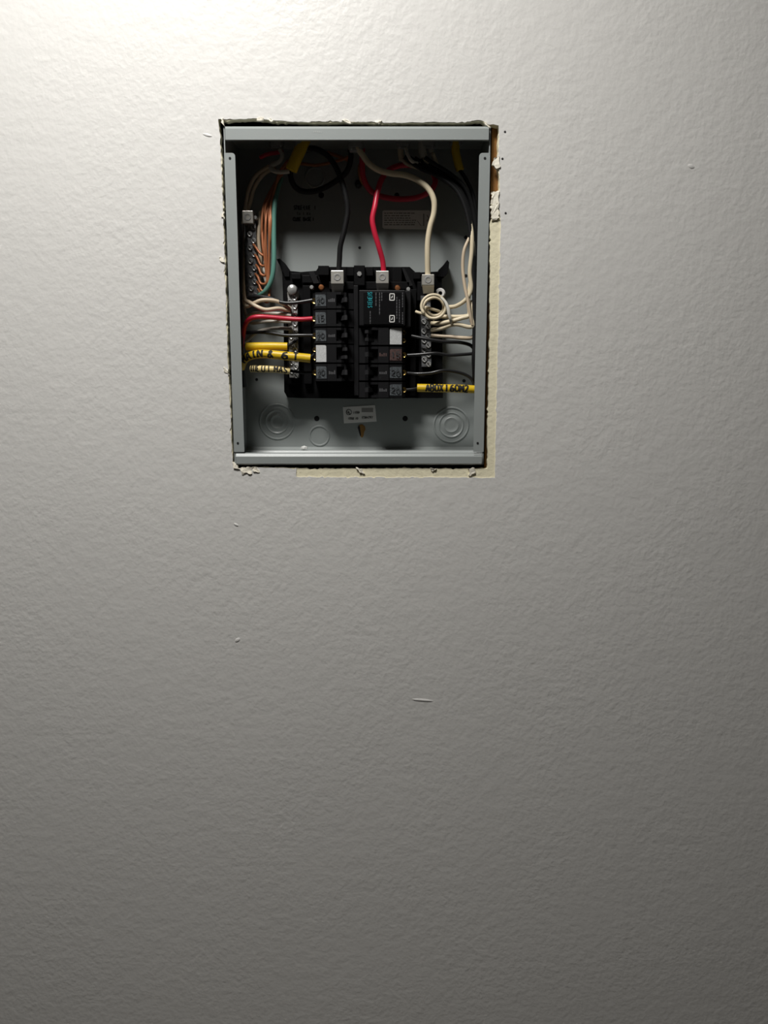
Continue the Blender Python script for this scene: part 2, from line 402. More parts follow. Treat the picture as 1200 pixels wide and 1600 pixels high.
# ------------------------------------------------------------------ the ceiling lamp
lx, ly, lz = LAMP
lamp = thing('ceiling_light', (lx, ly, lz), 'round white ceiling lamp above the wall, the only light', 'ceiling light')
bm = B(); lathe(bm, (lx, ly, lz), [(LAMP_R + .004, 0), (LAMP_R + .022, 0), (LAMP_R + .026, -.008), (LAMP_R + .026, -(CEIL - lz)), (LAMP_R + .004, -(CEIL - lz)), (LAMP_R + .004, 0)], 48, (0, 0, -1)); obj('housing', bm, 'whitepl', lamp, True)
bm = B(); lathe(bm, (lx, ly, lz), [(0, -.004), (LAMP_R * .7, -.004), (LAMP_R + .003, -.006)], 48, (0, 0, -1)); obj('diffuser', bm, 'lamp', lamp)

# ------------------------------------------------------------------ the breaker box
YF = .0015                                     # front plane of the flanges
XL = (U(350.5, 235, YF).x + U(365.5, 706, YF).x) / 2
XR = (U(765, 235, YF).x + U(756.5, 706, YF).x) / 2
ZT, ZB = U(558, 197.5, YF).z, U(558, 726, YF).z
T = .0016
panel = thing('breaker_panel', ((XL + XR) / 2, .05, ZB), 'grey metal breaker box without its cover, set in the wall cut-out', 'breaker box')
def pbox(name, lo, hi, bev=0, m='enamel'):
    bm = B(); add_box(bm, lo, hi, bev); return obj(name, bm, m, panel)
pbox('back_panel', (XL, YB, ZB), (XR, YB + T, ZT))
pbox('side_wall', (XL, YF + .0005, ZB), (XL + T, YB, ZT)); pbox('side_wall', (XR - T, YF + .0005, ZB), (XR, YB, ZT))
pbox('top_wall', (XL + T, YF + .0005, ZT - T), (XR - T, YB, ZT)); pbox('bottom_wall', (XL + T, YF + .0005, ZB), (XR - T, YB, ZB + T))
def bar(name, outline):
    """a folded lip: cross-section (y, z) extruded across the box"""
    bm = B(); x0, x1 = XL + .003, XR - .003
    f = [bm.verts.new((x0, y, z)) for y, z in outline]; k = [bm.verts.new((x1, y, z)) for y, z in outline]; n = len(f)
    bm.faces.new(f); bm.faces.new(k[::-1])
    for i in range(n): bm.faces.new((f[i], f[(i + 1) % n], k[(i + 1) % n], k[i]))
    return obj(name, bm, 'enamel', panel)
h1 = .0195
bar('top_lip', [(.010, ZT), (YF - .001, ZT - .0005), (YF - .0045, ZT - .0042), (YF - .0045, ZT - h1 + .001), (YF - .003, ZT - h1), (YF - .003 + T, ZT - h1), (YF - .0045 + T, ZT - h1 + .0015), (YF - .003, ZT - .005), (.010, ZT - T)])
h2 = .0165
bar('bottom_lip', [(.010, ZB), (YF - .002, ZB), (YF - .0045, ZB + .002), (YF - .0045, ZB + h2 - .004), (YF - .002, ZB + h2), (YF + .006, ZB + h2 + .0008), (YF + .006, ZB + h2 - .001), (YF - .0005, ZB + h2 - .0018), (YF - .0028, ZB + h2 - .005), (YF - .0028, ZB + .003), (.010, ZB + T)])
fw = .0152
def flange(x0, x1, rnd_left):
    z0, z1 = ZB + h2 + .0025, ZT - .0345; r = .0045
    xr = x0 if rnd_left else x1; s = 1 if rnd_left else -1
    arc = [(xr + s * (r - r * math.cos(a)), z1 - r + r * math.sin(a)) for a in [i * math.pi / 8 for i in range(5)]]
    pts = [(x1 if rnd_left else x0, z1), (x1 if rnd_left else x0, z0), (xr, z0)] + arc
    bm = B(); prism(bm, pts, YF - .0008, YF - .0008 + T); f = obj('flange', bm, 'enamel', panel)
    for zz in (z1 - .007, z0 + .013):
        xc = x0 + (x1 - x0) * (.52 if zz > 1.5 else .4)
        bm = B(); lathe(bm, (xc, YF - .0009, zz), [(0, .0004), (.0017, .0004), (.0017, -.0005)], 14); obj('screw_hole', bm, 'hole', f)
flange(XL, XL + fw, False); flange(XR - fw, XR, True)
# knock-outs: concentric pressed rings
def knockout(px, py, radii, nm='knockout'):
    bm = B(); c = P(px, py, 0); c.y = YB
    prof = [(radii[0] * PX + .0016, -.0003), (radii[0] * PX, .0014)]
    for i, r in enumerate(radii):
        rr = r * PX
        prof += [(rr - .0012, .0014 if i % 2 == 0 else .0010), (rr - .0024, -.0002 + .0004 * i)]
        if i + 1 < len(radii): prof += [(radii[i + 1] * PX + .0012, .0003 + .0004 * i), (radii[i + 1] * PX, .0016)]
    prof += [(radii[-1] * PX * .5, .0006), (0, .0006)]
    lathe(bm, c, prof, 40); obj(nm, bm, 'enamel', panel, True)
knockout(433, 659, [29, 19, 11]); knockout(499, 681, [16.5]); knockout(705, 664, [29, 20, 12]); knockout(492, 277, [15])
def hole(px, py, r, m='hole'):
    bm = B(); c = P(px, py, 0); c.y = YB
    lathe(bm, c, [(0, .0004), (r * PX, .0004), (r * PX * 1.15, -.0002)], 16); obj('hole', bm, m, panel)
for x, y, r in [(502, 305, 4.2), (620, 305, 3.6), (562, 387, 2.0), (728, 371, 2.6), (728, 431, 2.4), (401, 593, 2.2), (725, 595, 2.6), (495, 654, 4), (633, 654, 4)]: hole(x, y, r)
# keyhole slot with the timber behind it
bm = B(); prism_px(bm, [(559, 668), (561, 664), (566, 663), (570, 666), (571, 671), (569, 675), (568, 681), (566, 684), (563, 682), (561, 676)], -.0005, .0005); ks = obj('keyhole_slot', bm, 'brownhole', panel); ks['label'] = 'brown keyhole slot'
bm = B(); prism_px(bm, [(559, 668), (561, 664), (562.5, 668), (564, 680), (563, 682), (561, 676)], .0004, .0008); obj('slot_edge', bm, 'hole', ks)
# stickers and ink on the back panel
bm = B(); prism_px(bm, [(535.5, 636), (586, 633), (588.5, 658.5), (537.5, 661.5)], 0, .0006); st = obj('rating_sticker', bm, 'sticker', panel); st['label'] = 'small listing sticker above the keyhole slot'
bm = B()
def tpx(bm, s, px, py, b, hpx, wpx=None, stroke=None, gap=.35, vert=False):
    o = P(px, py, b)
    if vert: return text_flat(bm, s, o, hpx * PX, wpx and wpx * PX, stroke and stroke * PX, Vector((0, 0, 1)), Vector((-1, 0, 0)), gap)
    return text_flat(bm, s, o, hpx * PX, wpx and wpx * PX, stroke and stroke * PX, gap=gap)
c = P(545, 644, .0008); nn = Vector((0, -1, 0))
ring = [c + Vector((math.cos(a) * 4.4 * PX, 0, math.sin(a) * 4.4 * PX)) for a in [i * math.pi / 8 for i in range(17)]]
ribbon(bm, ring, .9 * PX, [nn] * 17); tpx(bm, 'U', 542.3, 645.5, .0008, 3.6, 2.4, .9); tpx(bm, 'L', 545.5, 647, .0008, 3.6, 2.2, .9)
tpx(bm, 'LISTED', 552, 646, .0008, 3, 1.3, .6); tpx(bm, 'ISSUE NO', 544, 655.5, .0008, 3.4, 1.6, .7, .3); tpx(bm, 'E584797', 566, 654, .0008, 3.6, 1.9, .8)
obj('lettering', bm, 'ink', st)
bm = B(); box_px(bm, 565, 637.5, 583, 644, .0005, .0008); obj('grey_field', bm, 'fine', st)
bm = B(); prism_px(bm, [(597.5, 330), (600, 328.5), (670, 328.5), (673, 331), (672.5, 356), (670, 358.5), (600, 357.5), (597.5, 355)], 0, .0006); st2 = obj('instruction_sticker', bm, 'sticker', panel); st2['label'] = 'wide sticker of small print near the top right'
bm = B(); rnd = random.Random(4)
for i, yy in enumerate([333, 337, 340.6, 344.2, 347.6, 351]):
    x = 600.5; end = 650 - (7 if i in (1, 2) else 0)
    while x < end - 2:
        w = rnd.uniform(2, 6); w = min(w, end - x); a_ = P(x, yy + .9, .0009); b_ = P(x + w, yy - .9 * rnd.uniform(.6, 1), .0009)
        add_box(bm, (a_.x, YB - .0009, a_.z), (b_.x, YB - .0005, b_.z)); x += w + rnd.uniform(.8, 1.6)
box_px(bm, 661, 334, 663, 353, .0005, .0009); ribbon(bm, [P(667, 336, .0008), P(670, 341, .0008), P(667, 346, .0008)], .0012, [nn] * 3); ribbon(bm, [P(652, 345, .0008), P(655, 349, .0008), P(658, 353, .0008)], .0008, [nn] * 3)
obj('small_print', bm, 'fine', st2)
bm = B(); tpx(bm, 'STYLE-LINE', 459.5, 327.5, .0003, 6, 2.0, 1.3, .32); tpx(bm, '1', 491, 327.5, .0003, 5.5, 2.4, 1.2); tpx(bm, 'TA 1 KA', 464, 336, .0003, 4, 2.0, .7, .6)
tpx(bm, 'CUBE', 458, 345, .0003, 5, 2.5, 1.4, .3); tpx(bm, 'BASE', 474, 345, .0003, 5, 2.5, 1.4, .3); tpx(bm, '1', 488.5, 345, .0003, 5, 2, 1.1); obj('stamped_print', bm, 'ink', panel)['label'] = 'three lines of stamped black print'
# scuffs on the lips
for x, y in [(497, 206), (620, 718), (747, 709)]:
    bm = B(); c = U(x, y, YF - .0046)
    for k in range(5): add_box(bm, (c.x - .006 + k * .0024, YF - .0048, c.z - .0016 + R(0, .001)), (c.x - .0052 + k * .0024, YF - .0044, c.z + R(.0004, .0018)))
    obj('scuff', bm, 'scuff', panel)

# ------------------------------------------------------------------ bus assembly
bus = thing('bus_assembly', P(565, 620, .001), 'black plastic bus base with aluminium lugs behind the breakers', 'bus base')
bm = B(); prism_px(bm, [(441, 424), (450, 423), (470, 425), (494, 423), (498, 417), (640, 417), (650, 426), (690, 424), (691, 500), (692, 622), (640, 622), (560, 623), (470, 622), (449, 621), (444, 612), (443, 500)], .001, .020); obj('base_plate', bm, 'plastic', bus)
bm = B(); prism_px(bm, [(432, 405), (437, 404), (445, 411), (452, 421), (452, 432), (445, 432), (440, 420)], .004, .024); obj('mounting_ear', bm, 'plastic', bus)
bm = B(); prism_px(bm, [(682, 432), (685, 422), (692, 415), (699, 406), (702, 410), (700, 426), (694, 432)], .004, .026); obj('mounting_ear', bm, 'plastic', bus)
for x0, y0, x1, y1, b1 in [(497, 415, 514, 430, .034), (541, 417, 553, 431, .034), (553, 414.5, 570, 446, .042), (570, 417, 583, 431, .034), (613, 417, 628, 440, .036), (455, 427, 470, 436, .030), (472, 430, 496, 442, .032), (514, 440, 553, 452, .036), (570, 440, 640, 452, .036), (646, 425, 657, 436, .030)]:
    bm = B(); box_px(bm, x0, y0, x1, y1, .018, b1, .0008); obj('support_block', bm, 'plastic', bus)
bm = B(); prism_px(bm, [(628, 419), (632, 419), (645, 446), (638, 447)], .018, .036); obj('rib', bm, 'plastic2', bus)
bm = B(); prism_px(bm, [(482, 424), (490, 424), (499, 442), (490, 443)], .018, .036); obj('rib', bm, 'plastic2', bus)
bm = B(); box_px(bm, 553, 446, 560, 618, .018, .052, .0006); obj('centre_rail', bm, 'plastic2', bus)
bm = B(); box_px(bm, 474, 446, 486, 600, .018, .030, .0006); obj('side_rail', bm, 'plastic', bus)
bm = B(); box_px(bm, 641, 452, 650, 618, .018, .034, .0006); obj('side_rail', bm, 'plastic', bus)
bm = B(); box_px(bm, 652, 440, 679, 470, .018, .034, .0008); obj('support_block', bm, 'plastic', bus)
bm = B(); lathe(bm, P(561.5, 428, .042), [(0, .002), (.0035, .002), (.004, 0), (.004, -.004)], 6); obj('bolt', bm, 'dullsteel', bus)
for px_, py_, r_, m_ in [(502, 449, 4.6, 'copper'), (621, 450, 4.6, 'copper'), (487, 449, 3.2, 'dullsteel'), (638, 452, 3.2, 'dullsteel'), (558, 605, 4.2, 'brass'), (548, 463, 4.5, 'dullsteel'), (549, 489, 4.0, 'dullsteel')]:
    bm = B(); lathe(bm, P(px_, py_, .046), [(0, .003), (r_ * PX * .8, .0026), (r_ * PX, .001), (r_ * PX, -.010)], 14); o = obj('bolt', bm, m_, bus, True)
    if m_ != 'dullsteel': o['label'] = 'bright %s bolt head' % m_
bm = B(); lathe(bm, P(688, 458, .024), [(3.2 * PX, -.010), (3.2 * PX, .001), (6 * PX, .001), (8 * PX, -.001), (8 * PX, -.020)], 24); o = obj('mounting_boss', bm, 'sticker', bus, True); o['label'] = 'pale round mounting boss'
bm = B(); lathe(bm, P(688, 458, .024), [(0, -.009), (3.3 * PX, -.009)], 16); obj('boss_hole', bm, 'hole', o)
def lug(px, py, w, h, b, parent, nm='lug', tang=True):
    x0, y0, x1, y1 = px - w / 2, py - h / 2, px + w / 2, py + h / 2
    bm = B(); box_px(bm, x0, y0, x1, y1, b - .022, b, .0009); l = obj(nm, bm, 'alu', parent)
    bm = B(); c = P(px, py, b); lathe(bm, c, [(0, -.0022), (.0026, -.0022), (.0030, .0005), (.0047, .0007), (.0053, .0001), (.0053, -.001)], 18); s = obj('set_screw', bm, 'dullsteel', l, True)
    bm = B(); lathe(bm, c, [(0, -.0015), (.0024, -.0015)], 6); obj('hex_socket', bm, 'hole', s)
    if tang:
        bm = B(); q = [P(px - w / 2, y1, b - .004), P(px + w / 2, y1, b - .004), P(px + w / 2 - 1, y1 + 13, b - .014), P(px - w / 2 + 2, y1 + 13, b - .014)]
        f = [bm.verts.new(p) for p in q]; k = [bm.verts.new(p + Vector((0, .003, 0))) for p in q]; bm.faces.new(f); bm.faces.new(k[::-1])
        for i in range(4): bm.faces.new((f[i], f[(i + 1) % 4], k[(i + 1) % 4], k[i]))
        obj('tang', bm, 'alu', l)
lug(527, 433, 20, 21, .058, bus); lug(597.5, 433, 20, 20, .058, bus); lug(669, 437, 19, 17, .056, bus)

# terminal bars with rows of screws
def terminal_bar(root, path_px, wpx, b, n, m='dullsteel', sm='steel', two=True):
    (x0, y0), (x1, y1) = path_px
    bm = B(); q = [P(x0 - wpx / 2, y0, b), P(x0 + wpx / 2, y0, b), P(x1 + wpx / 2, y1, b), P(x1 - wpx / 2, y1, b)]
    f = [bm.verts.new(p) for p in q]; k = [bm.verts.new(p + Vector((0, .010, 0))) for p in q]; bm.faces.new(f); bm.faces.new(k[::-1])
    for i in range(4): bm.faces.new((f[i], f[(i + 1) % 4], k[(i + 1) % 4], k[i]))
    obj('bar', bm, m, root)
    base = None
    for i in range(n):
        t = (i + .5) / n; px = x0 + (x1 - x0) * t + ((wpx * .22) * (-1) ** i if two else 0); py = y0 + (y1 - y0) * t
        c = P(px, py, b)
        if base is None:
            bm = B(); r = min(.0042, wpx * PX * .32); lathe(bm, c, [(0, .0012), (r * .25, .0012), (r * .8, .0022), (r, .0012), (r, -.001)], 12)
            base = obj('screw', bm, sm, root, True); c0 = c
            bm = B(); add_box(bm, (c.x - r * .9, c.y - .0026, c.z - .0004), (c.x + r * .9, c.y - .0012, c.z + .0004), 0, Matrix.Translation(c) @ Matrix.Rotation(.9, 4, 'Y') @ Matrix.Translation(-c))
            slot = obj('slot', bm, 'hole', base)
        else:
            s = base.copy(); COL.objects.link(s); s.parent = root; s.location = base.location + (c - c0)
            k_ = slot.copy(); COL.objects.link(k_); k_.parent = s
nl = thing('neutral_bar', P(457, 588, .034), 'silver terminal bar with screws left of the breakers', 'terminal bar')
terminal_bar(nl, ((457, 462), (459.5, 590)), 14.5, .040, 19)
bm = B(); lathe(bm, P(457, 453, .040), [(0, .009), (.003, .009), (.0068, .0065), (.0078, .002), (.0078, -.004), (.0062, -.008)], 20); obj('lug_screw', bm, 'steel', nl, True)['label'] = 'large bright round lug screw'
bm = B(); box_px(bm, 449, 455, 466, 466, .024, .038, .001); obj('lug', bm, 'alu', nl)
bm = B(); box_px(bm, 448, 458, 468, 600, .018, .030, .0006); obj('bar_holder', bm, 'plastic', nl)
nr_ = thing('neutral_bar', P(666, 574, .034), 'grey terminal bar with screws right of the breakers', 'terminal bar')
terminal_bar(nr_, ((665, 462), (666.5, 573)), 15, .040, 15, 'darkbar', 'dullsteel')
bm = B(); box_px(bm, 655, 470, 677, 590, .018, .030, .0006); obj('bar_holder', bm, 'plastic', nr_)
gb = thing('ground_bar', P(395, 465, .01), 'dark ground bar with slotted screws down the left side', 'terminal bar')
terminal_bar(gb, ((393, 350), (396, 467)), 13, .024, 11, 'darkbar', 'dullsteel')
lug(387, 339, 17, 20, .034, gb, 'lug', False)
bm = B(); lathe(bm, P(399, 340, .026), [(0, .002), (.0024, .0018), (.003, 0), (.003, -.012)], 12); obj('mounting_screw', bm, 'steel', gb, True)
bm = B(); box_px(bm, 383, 345, 401, 470, .0, .014, .0005); obj('bar_bracket', bm, 'darkbar', gb)

# ------------------------------------------------------------------ breakers
def breaker(x_out, x_in, y0, y1, label, lab='greylabel', toggles=1, num='20', mark=True, tint=None, group='circuit breakers'):
    b1 = .066
    a, c = P(x_out, y0, b1), P(x_in, y1, b1); X0, X1, Z1, Z0 = a.x, c.x, a.z, c.z; W = X1 - X0; H = Z1 - Z0
    root = thing('circuit_breaker', ((X0 + X1) / 2, YB - .03, Z0), label, 'circuit breaker', group)
    prof = [(0, .021), (0, .046), (.03, .052), (.07, .056), (.08, .0635), (.34, .066), (.36, .068), (.58, .068), (.595, .0595), (.74, .0575), (.76, .064), (.82, .063), (.86, .054), (.985, .052), (1, .050), (1, .021)]
    bm = B(); g = .0006
    f = [bm.verts.new((X0 + t * W, YB - b, Z0 + g)) for t, b in prof]; k = [bm.verts.new((X0 + t * W, YB - b, Z1 - g)) for t, b in prof]; n = len(prof)
    bm.faces.new(f); bm.faces.new(k[::-1])
    for i in range(n): bm.faces.new((f[i], f[(i + 1) % n], k[(i + 1) % n], k[i]))
    obj('body', bm, 'plastic2', root)
    # cheeks beside the toggle recess
    for zz in (Z0 + g, Z1 - g - H * .14):
        bm = B(); q = [(.585, .0575), (.585, .068), (.70, .069), (.77, .064), (.77, .0575)]
        f = [bm.verts.new((X0 + t * W, YB - b, zz)) for t, b in q]; k = [bm.verts.new((X0 + t * W, YB - b, zz + H * .14)) for t, b in q]
        bm.faces.new(f); bm.faces.new(k[::-1])
        for i in range(5): bm.faces.new((f[i], f[(i + 1) % 5], k[(i + 1) % 5], k[i]))
        obj('cheek', bm, 'plastic2', root)
    # label on the outer shoulder
    def onface(t, b_off=0): return (.0635 + (t - .08) / .26 * .0025) + b_off if t <= .34 else .068 + b_off
    t0, t1 = (.085, .335); lh = .16 if lab != 'whitelabel' else .05
    bm = B(); q = [(t0, Z0 + H * lh), (t1, Z0 + H * lh), (t1, Z1 - H * (lh + .06)), (t1 - .03, Z1 - H * lh), (t0, Z1 - H * lh)]
    f = [bm.verts.new((X0 + t * W, YB - onface(t, .0006 if t < .3 else .0007), z)) for t, z in q]; k = [bm.verts.new((X0 + t * W, YB - onface(t, -.0004), z)) for t, z in q]
    bm.faces.new(f); bm.faces.new(k[::-1])
    for i in range(5): bm.faces.new((f[i], f[(i + 1) % 5], k[(i + 1) % 5], k[i]))
    l = obj('label_plate', bm, lab, root)
    xs = min(X0 + .11 * W, X0 + .31 * W); wl = abs(W) * .2
    bm = B()
    if lab != 'whitelabel':
        text_flat(bm, num, (xs + wl * .05, YB - .0668, Z0 + H * .34), H * .32, wl * .36, H * .06)
        obj('rating_number', bm, 'dim', l)
    else: bm.free()
    if mark:
        xm = min(X0 + .39 * W, X0 + .56 * W); wm = abs(W) * .17
        bm = B(); rr = random.Random(int(y0 * 3))
        for j in range(4):
            xa = xm + wm * (.02 + .25 * j); h_ = H * rr.uniform(.10, .2)
            add_box(bm, (xa, YB - .0683, Z0 + H * .40), (xa + wm * .17, YB - .0678, Z0 + H * .42 + h_))
        obj('moulded_mark', bm, tint or 'print', root)
    # toggles
    for j in range(toggles):
        hz = H * (.30 if toggles == 1 else .20); zc = Z0 + H * (.5 if toggles == 1 else (.30 + .42 * j))
        bm = B(); q = [(.655, .056), (.73, .056), (.865, .0725), (.845, .0765), (.79, .0755)]
        f = [bm.verts.new((X0 + t * W, YB - b, zc - hz / 2)) for t, b in q]; k = [bm.verts.new((X0 + t * W, YB - b, zc + hz / 2)) for t, b in q]
        bm.faces.new(f); bm.faces.new(k[::-1])
        for i in range(5): bm.faces.new((f[i], f[(i + 1) % 5], k[(i + 1) % 5], k[i]))
        bmesh.ops.bevel(bm, geom=bm.edges[:], offset=.0006, segments=2, affect='EDGES'); obj('toggle', bm, 'toggle', root)
    # wire terminal screw(s) at the outer end
    for j in range(toggles):
        zc = Z0 + H * (.5 if toggles == 1 else (.28 + .44 * j)); c = Vector((X0 + W * .035, YB - .053, zc))
        bm = B(); r = .0042 if toggles == 1 else .0034; lathe(bm, c, [(0, .0012), (r * .3, .0012), (r * .85, .0024), (r, .0012), (r, -.003)], 14); s = obj('terminal_screw', bm, 'brass', root, True)
        bm = B(); add_box(bm, (c.x - r * .9, c.y - .0028, c.z - .0004), (c.x + r * .9, c.y - .0010, c.z + .0004), 0, Matrix.Translation(c) @ Matrix.Rotation(.9, 4, 'Y') @ Matrix.Translation(-c)); obj('slot', bm, 'hole', s)
    return root
breaker(487, 553, 456, 482.5, 'topmost breaker of the left column, beside the black lead')
breaker(487, 553, 483.5, 510.5, 'left column breaker fed by the thin red wire', num='15', mark=False)
breaker(487.5, 553, 511.5, 537, 'left column breaker directly above the white-labelled one')
breaker(488, 553, 537.8, 567, 'left column twin breaker with a white label', 'whitelabel', 2, mark=False)
breaker(488.5, 553, 568, 596, 'lowest breaker of the left column, below the white label')
breaker(634, 560, 511, 539.5, 'right column twin breaker with a white label', 'whitelabel', 2, mark=False)
breaker(634, 560, 541, 567.5, 'right column breaker with reddish brown markings', 'brownlabel', 1, '15', True, 'brownlabel')
breaker(634, 560, 569, 595, 'right column breaker second from the bottom', 'greylabel')
breaker(634, 560, 596.5, 622, 'lowest breaker of the right column', 'greylabel')

# wide module at the top of the right column
x0, y0, x1, y1 = 561, 453, 633, 509
mod = thing('protection_module', P(600, 510, .05), 'wide flat black module with teal lettering atop the right column', 'circuit breaker', 'circuit breakers')
bm = B(); box_px(bm, x0, y0, x1, y1, .021, .0705, .0012); obj('body', bm, 'plastic2', mod)
bm = B(); box_px(bm, 568, 456, 630, 507, .068, .0715, .0006); face = obj('face_plate', bm, 'plastic', mod)
bm = B(); box_px(bm, 633, 454, 642, 511, .021, .058, .001); obj('terminal_end', bm, 'plastic2', mod)
bm = B(); tpx(bm, 'SIEMENS', 581.5, 480.5, .0719, 6.6, 2.3, .85, .48, True); tl = obj('teal_lettering', bm, 'teal', face); tl['label'] = 'teal maker lettering running up the module'
bm = B()
for xx, ya, yb in [(587.5, 457, 478), (593, 457, 492), (596.5, 457, 470), (578.5, 486, 506), (620, 464, 498), (624, 468, 504), (629, 457, 480), (629, 488, 506)]:
    rr = random.Random(int(xx)); y = ya
    while y < yb:
        hh = rr.uniform(2, 5); box_px(bm, xx - .7, y, xx + .7, min(y + hh, yb), .0712, .0719); y += hh + 1
obj('small_print', bm, 'print', face)
for yy in (459, 493):
    bm = B(); c0_, c1_ = P(609, yy, .0719), P(616, yy + 10, .0719)
    for a_, b_ in [((c0_.x, c1_.z), (c1_.x, c1_.z)), ((c1_.x, c1_.z), (c1_.x, c0_.z)), ((c1_.x, c0_.z), (c0_.x, c0_.z)), ((c0_.x, c0_.z), (c0_.x, c1_.z)), ((c0_.x * .6 + c1_.x * .4, c1_.z * .7 + c0_.z * .3), (c0_.x * .4 + c1_.x * .6, c0_.z * .7 + c1_.z * .3))]:
        ribbon(bm, [Vector((a_[0], YB - .0718, a_[1])), Vector((b_[0], YB - .0718, b_[1]))], .0012, [nn] * 2)
    obj('square_symbol', bm, 'sticker', face)

# ------------------------------------------------------------------ wires
def wire(pts, rpx, m, label, name='wire', cat='wire', group=None, n=8, seg=10):
    path = catmull([P(*p) for p in pts], n)
    bm = B(); sweep(bm, path, rpx * PX, seg); o = obj(name, bm, m, None, True)
    return tag(o, label, cat, group), path
SERV = 'thick service leads'
wire([(547, 232, .048), (548, 248, .045), (540, 270, .034), (515, 289, .025), (490, 299, .022), (468, 297, .024), (456, 283, .030), (455, 262, .036), (468, 240, .044), (488, 232, .050), (508, 240, .054), (523, 258, .056), (534, 283, .056), (541, 310, .056), (543, 332, .054), (538, 360, .052), (532, 384, .050), (530.5, 405, .048), (529.5, 424, .047)], 4.2, 'wblack2', 'thick black lead looping down to the left lug', 'service_wire', 'wire', SERV)
wire([(566, 232, .047), (566, 255, .046), (568, 278, .040), (578, 297, .030), (596, 307, .026), (622, 311, .026), (650, 309, .030), (670, 300, .036), (680, 285, .040), (674, 268, .036), (655, 260, .030), (630, 258, .028), (610, 264, .032), (597, 279, .040), (590, 300, .048), (586, 322, .054), (582, 343, .056), (585, 362, .056), (592, 386, .054), (598, 408, .050), (599.5, 426, .048)], 4.2, 'wred', 'thick red lead with one loop down to the middle lug', 'service_wire', 'wire', SERV)
wire([(556, 228, .058), (565, 240, .060), (576, 255, .060), (592, 266, .058), (612, 271, .056), (634, 274, .056), (655, 283, .058), (670, 296, .060), (678, 313, .060), (678, 333, .058), (672, 355, .056), (668.5, 378, .054), (668, 402, .052), (668.5, 430, .048)], 4.4, 'wwhite', 'thick cream white lead down to the right lug', 'service_wire', 'wire', SERV)
# connector at the top where the service leads come in
def connector(px, py, w, h, b, label, m='dullsteel'):
    root = thing('cable_connector', P(px, py, b), label, 'cable connector', 'cable connectors')
    bm = B(); c = P(px, py, b); lathe(bm, c + Vector((0, 0, -.001)), [(w * PX * .40, -.003), (w * PX * .5, -.003), (w * PX * .5, .004), (w * PX * .42, .006), (w * PX * .42, .020), (0.004, .020)], 20, (0, 0, 1)); obj('collar', bm, m, root, True)
    bm = B(); box_px(bm, px - w * .42, py - 1, px + w * .42, py + h * .45, b - .004, b + .006, .0012); obj('clamp', bm, m, root)
    for s in (-1, 1):
        bm = B(); lathe(bm, P(px + s * w * .3, py + h * .2, b + .006), [(0, .002), (.0018, .002), (.0024, 0)], 10); obj('screw', bm, 'steel', root, True)
    return root
connector(556, 228, 24, 18, .056, 'grey metal cable connector holding the three thick leads')
connector(630, 226, 20, 14, .050, 'cable connector over the first pale cable end, right of centre')
connector(668, 226, 24, 14, .050, 'cable connector over the paired pale cable ends')
connector(712, 223, 20, 12, .046, 'cable connector over the upper right yellow cable')
connector(470, 226, 24, 14, .050, 'cable connector over the upper left yellow cable')
connector(432, 226, 22, 12, .046, 'cable connector in the dark upper left corner')

# pale cable jackets coming in at the top right
for pts, r, m, l in [([(626, 224, .050), (626, 238, .050), (628, 250, .050)], 4.5, 'wwhite2', 'short pale cable jacket, first right of the thick leads'),
                     ([(660, 222, .052), (660, 236, .054), (662, 247, .054)], 6.0, 'wgrey', 'pale cable jacket, left one of the pair at top right'),
                     ([(671, 222, .050), (672, 232, .050), (675, 238, .050)], 4.0, 'wgrey', 'thin pale cable jacket, right one of the pair at top right')]:
    wire(pts, r, m, l, 'cable_jacket', 'cable')
wire([(712, 216, .050), (712, 236, .052), (715, 252, .054), (719, 266, .054)], 6.2, 'yellow', 'yellow cable jacket hanging at the upper right', 'cable_jacket', 'cable')
wire([(478, 214, .050), (471, 230, .054), (463, 247, .058), (455, 266, .058)], 9.0, 'yellow', 'wide yellow cable jacket hanging at the upper left', 'cable_jacket', 'cable')
# right-hand bundle: black and white conductors sweeping down the right side
RB = 'black wires down the right side'
BL = ['black wire of the right bundle, innermost in the bend', 'black wire of the right bundle, second from the inside', 'black wire of the right bundle, in the middle', 'black wire of the right bundle, second from the outside', 'black wire of the right bundle, against the right wall', 'black wire from the pale cable pair into the right bundle', 'black wire from the right yellow cable into the bundle']
for i in range(5):
    k = i * 3.0; bb = .062 - i * .004
    wire([(632 + i * 8, 245 + i, bb), (655 + i * 6, 262 - i, bb), (685 + k, 276 - i * 1.5, bb), (712 + k * .8, 296 - i * 2, bb), (727 + k * .6, 325, bb), (735 + k * .5, 365, bb), (739 + k * .4, 420, bb), (741 + k * .35, 480, bb), (741 + k * .3, 535, bb), (740 + k * .3, 560 + i * 9, bb), (741, 590 + i * 2, bb - .006)], 3.1, 'wblack2', BL[i], 'wire', 'wire', RB)
wire([(664, 246, .064), (680, 257, .064), (704, 272, .062), (728, 296, .058), (740, 335, .050), (744, 390, .044), (746, 470, .042)], 3.0, 'wblack2', BL[5], 'wire', 'wire', RB)
wire([(717, 264, .052), (728, 280, .050), (740, 310, .046), (745, 370, .042), (747, 450, .040)], 2.8, 'wblack2', BL[6], 'wire', 'wire', RB)
RW = 'white wires of the right bundle'
wire([(628, 249, .052), (637, 257, .054), (655, 263, .054), (672, 270, .052)], 2.6, 'wwhite2', 'thin white wire leaving the first pale cable jacket', 'wire', 'wire', RW)
wire([(634, 232, .058), (638, 244, .064), (645, 253, .064), (656, 256, .056)], 2.6, 'wgrey', 'thin grey white wire curling beside the first pale jacket', 'wire', 'wire', RW)
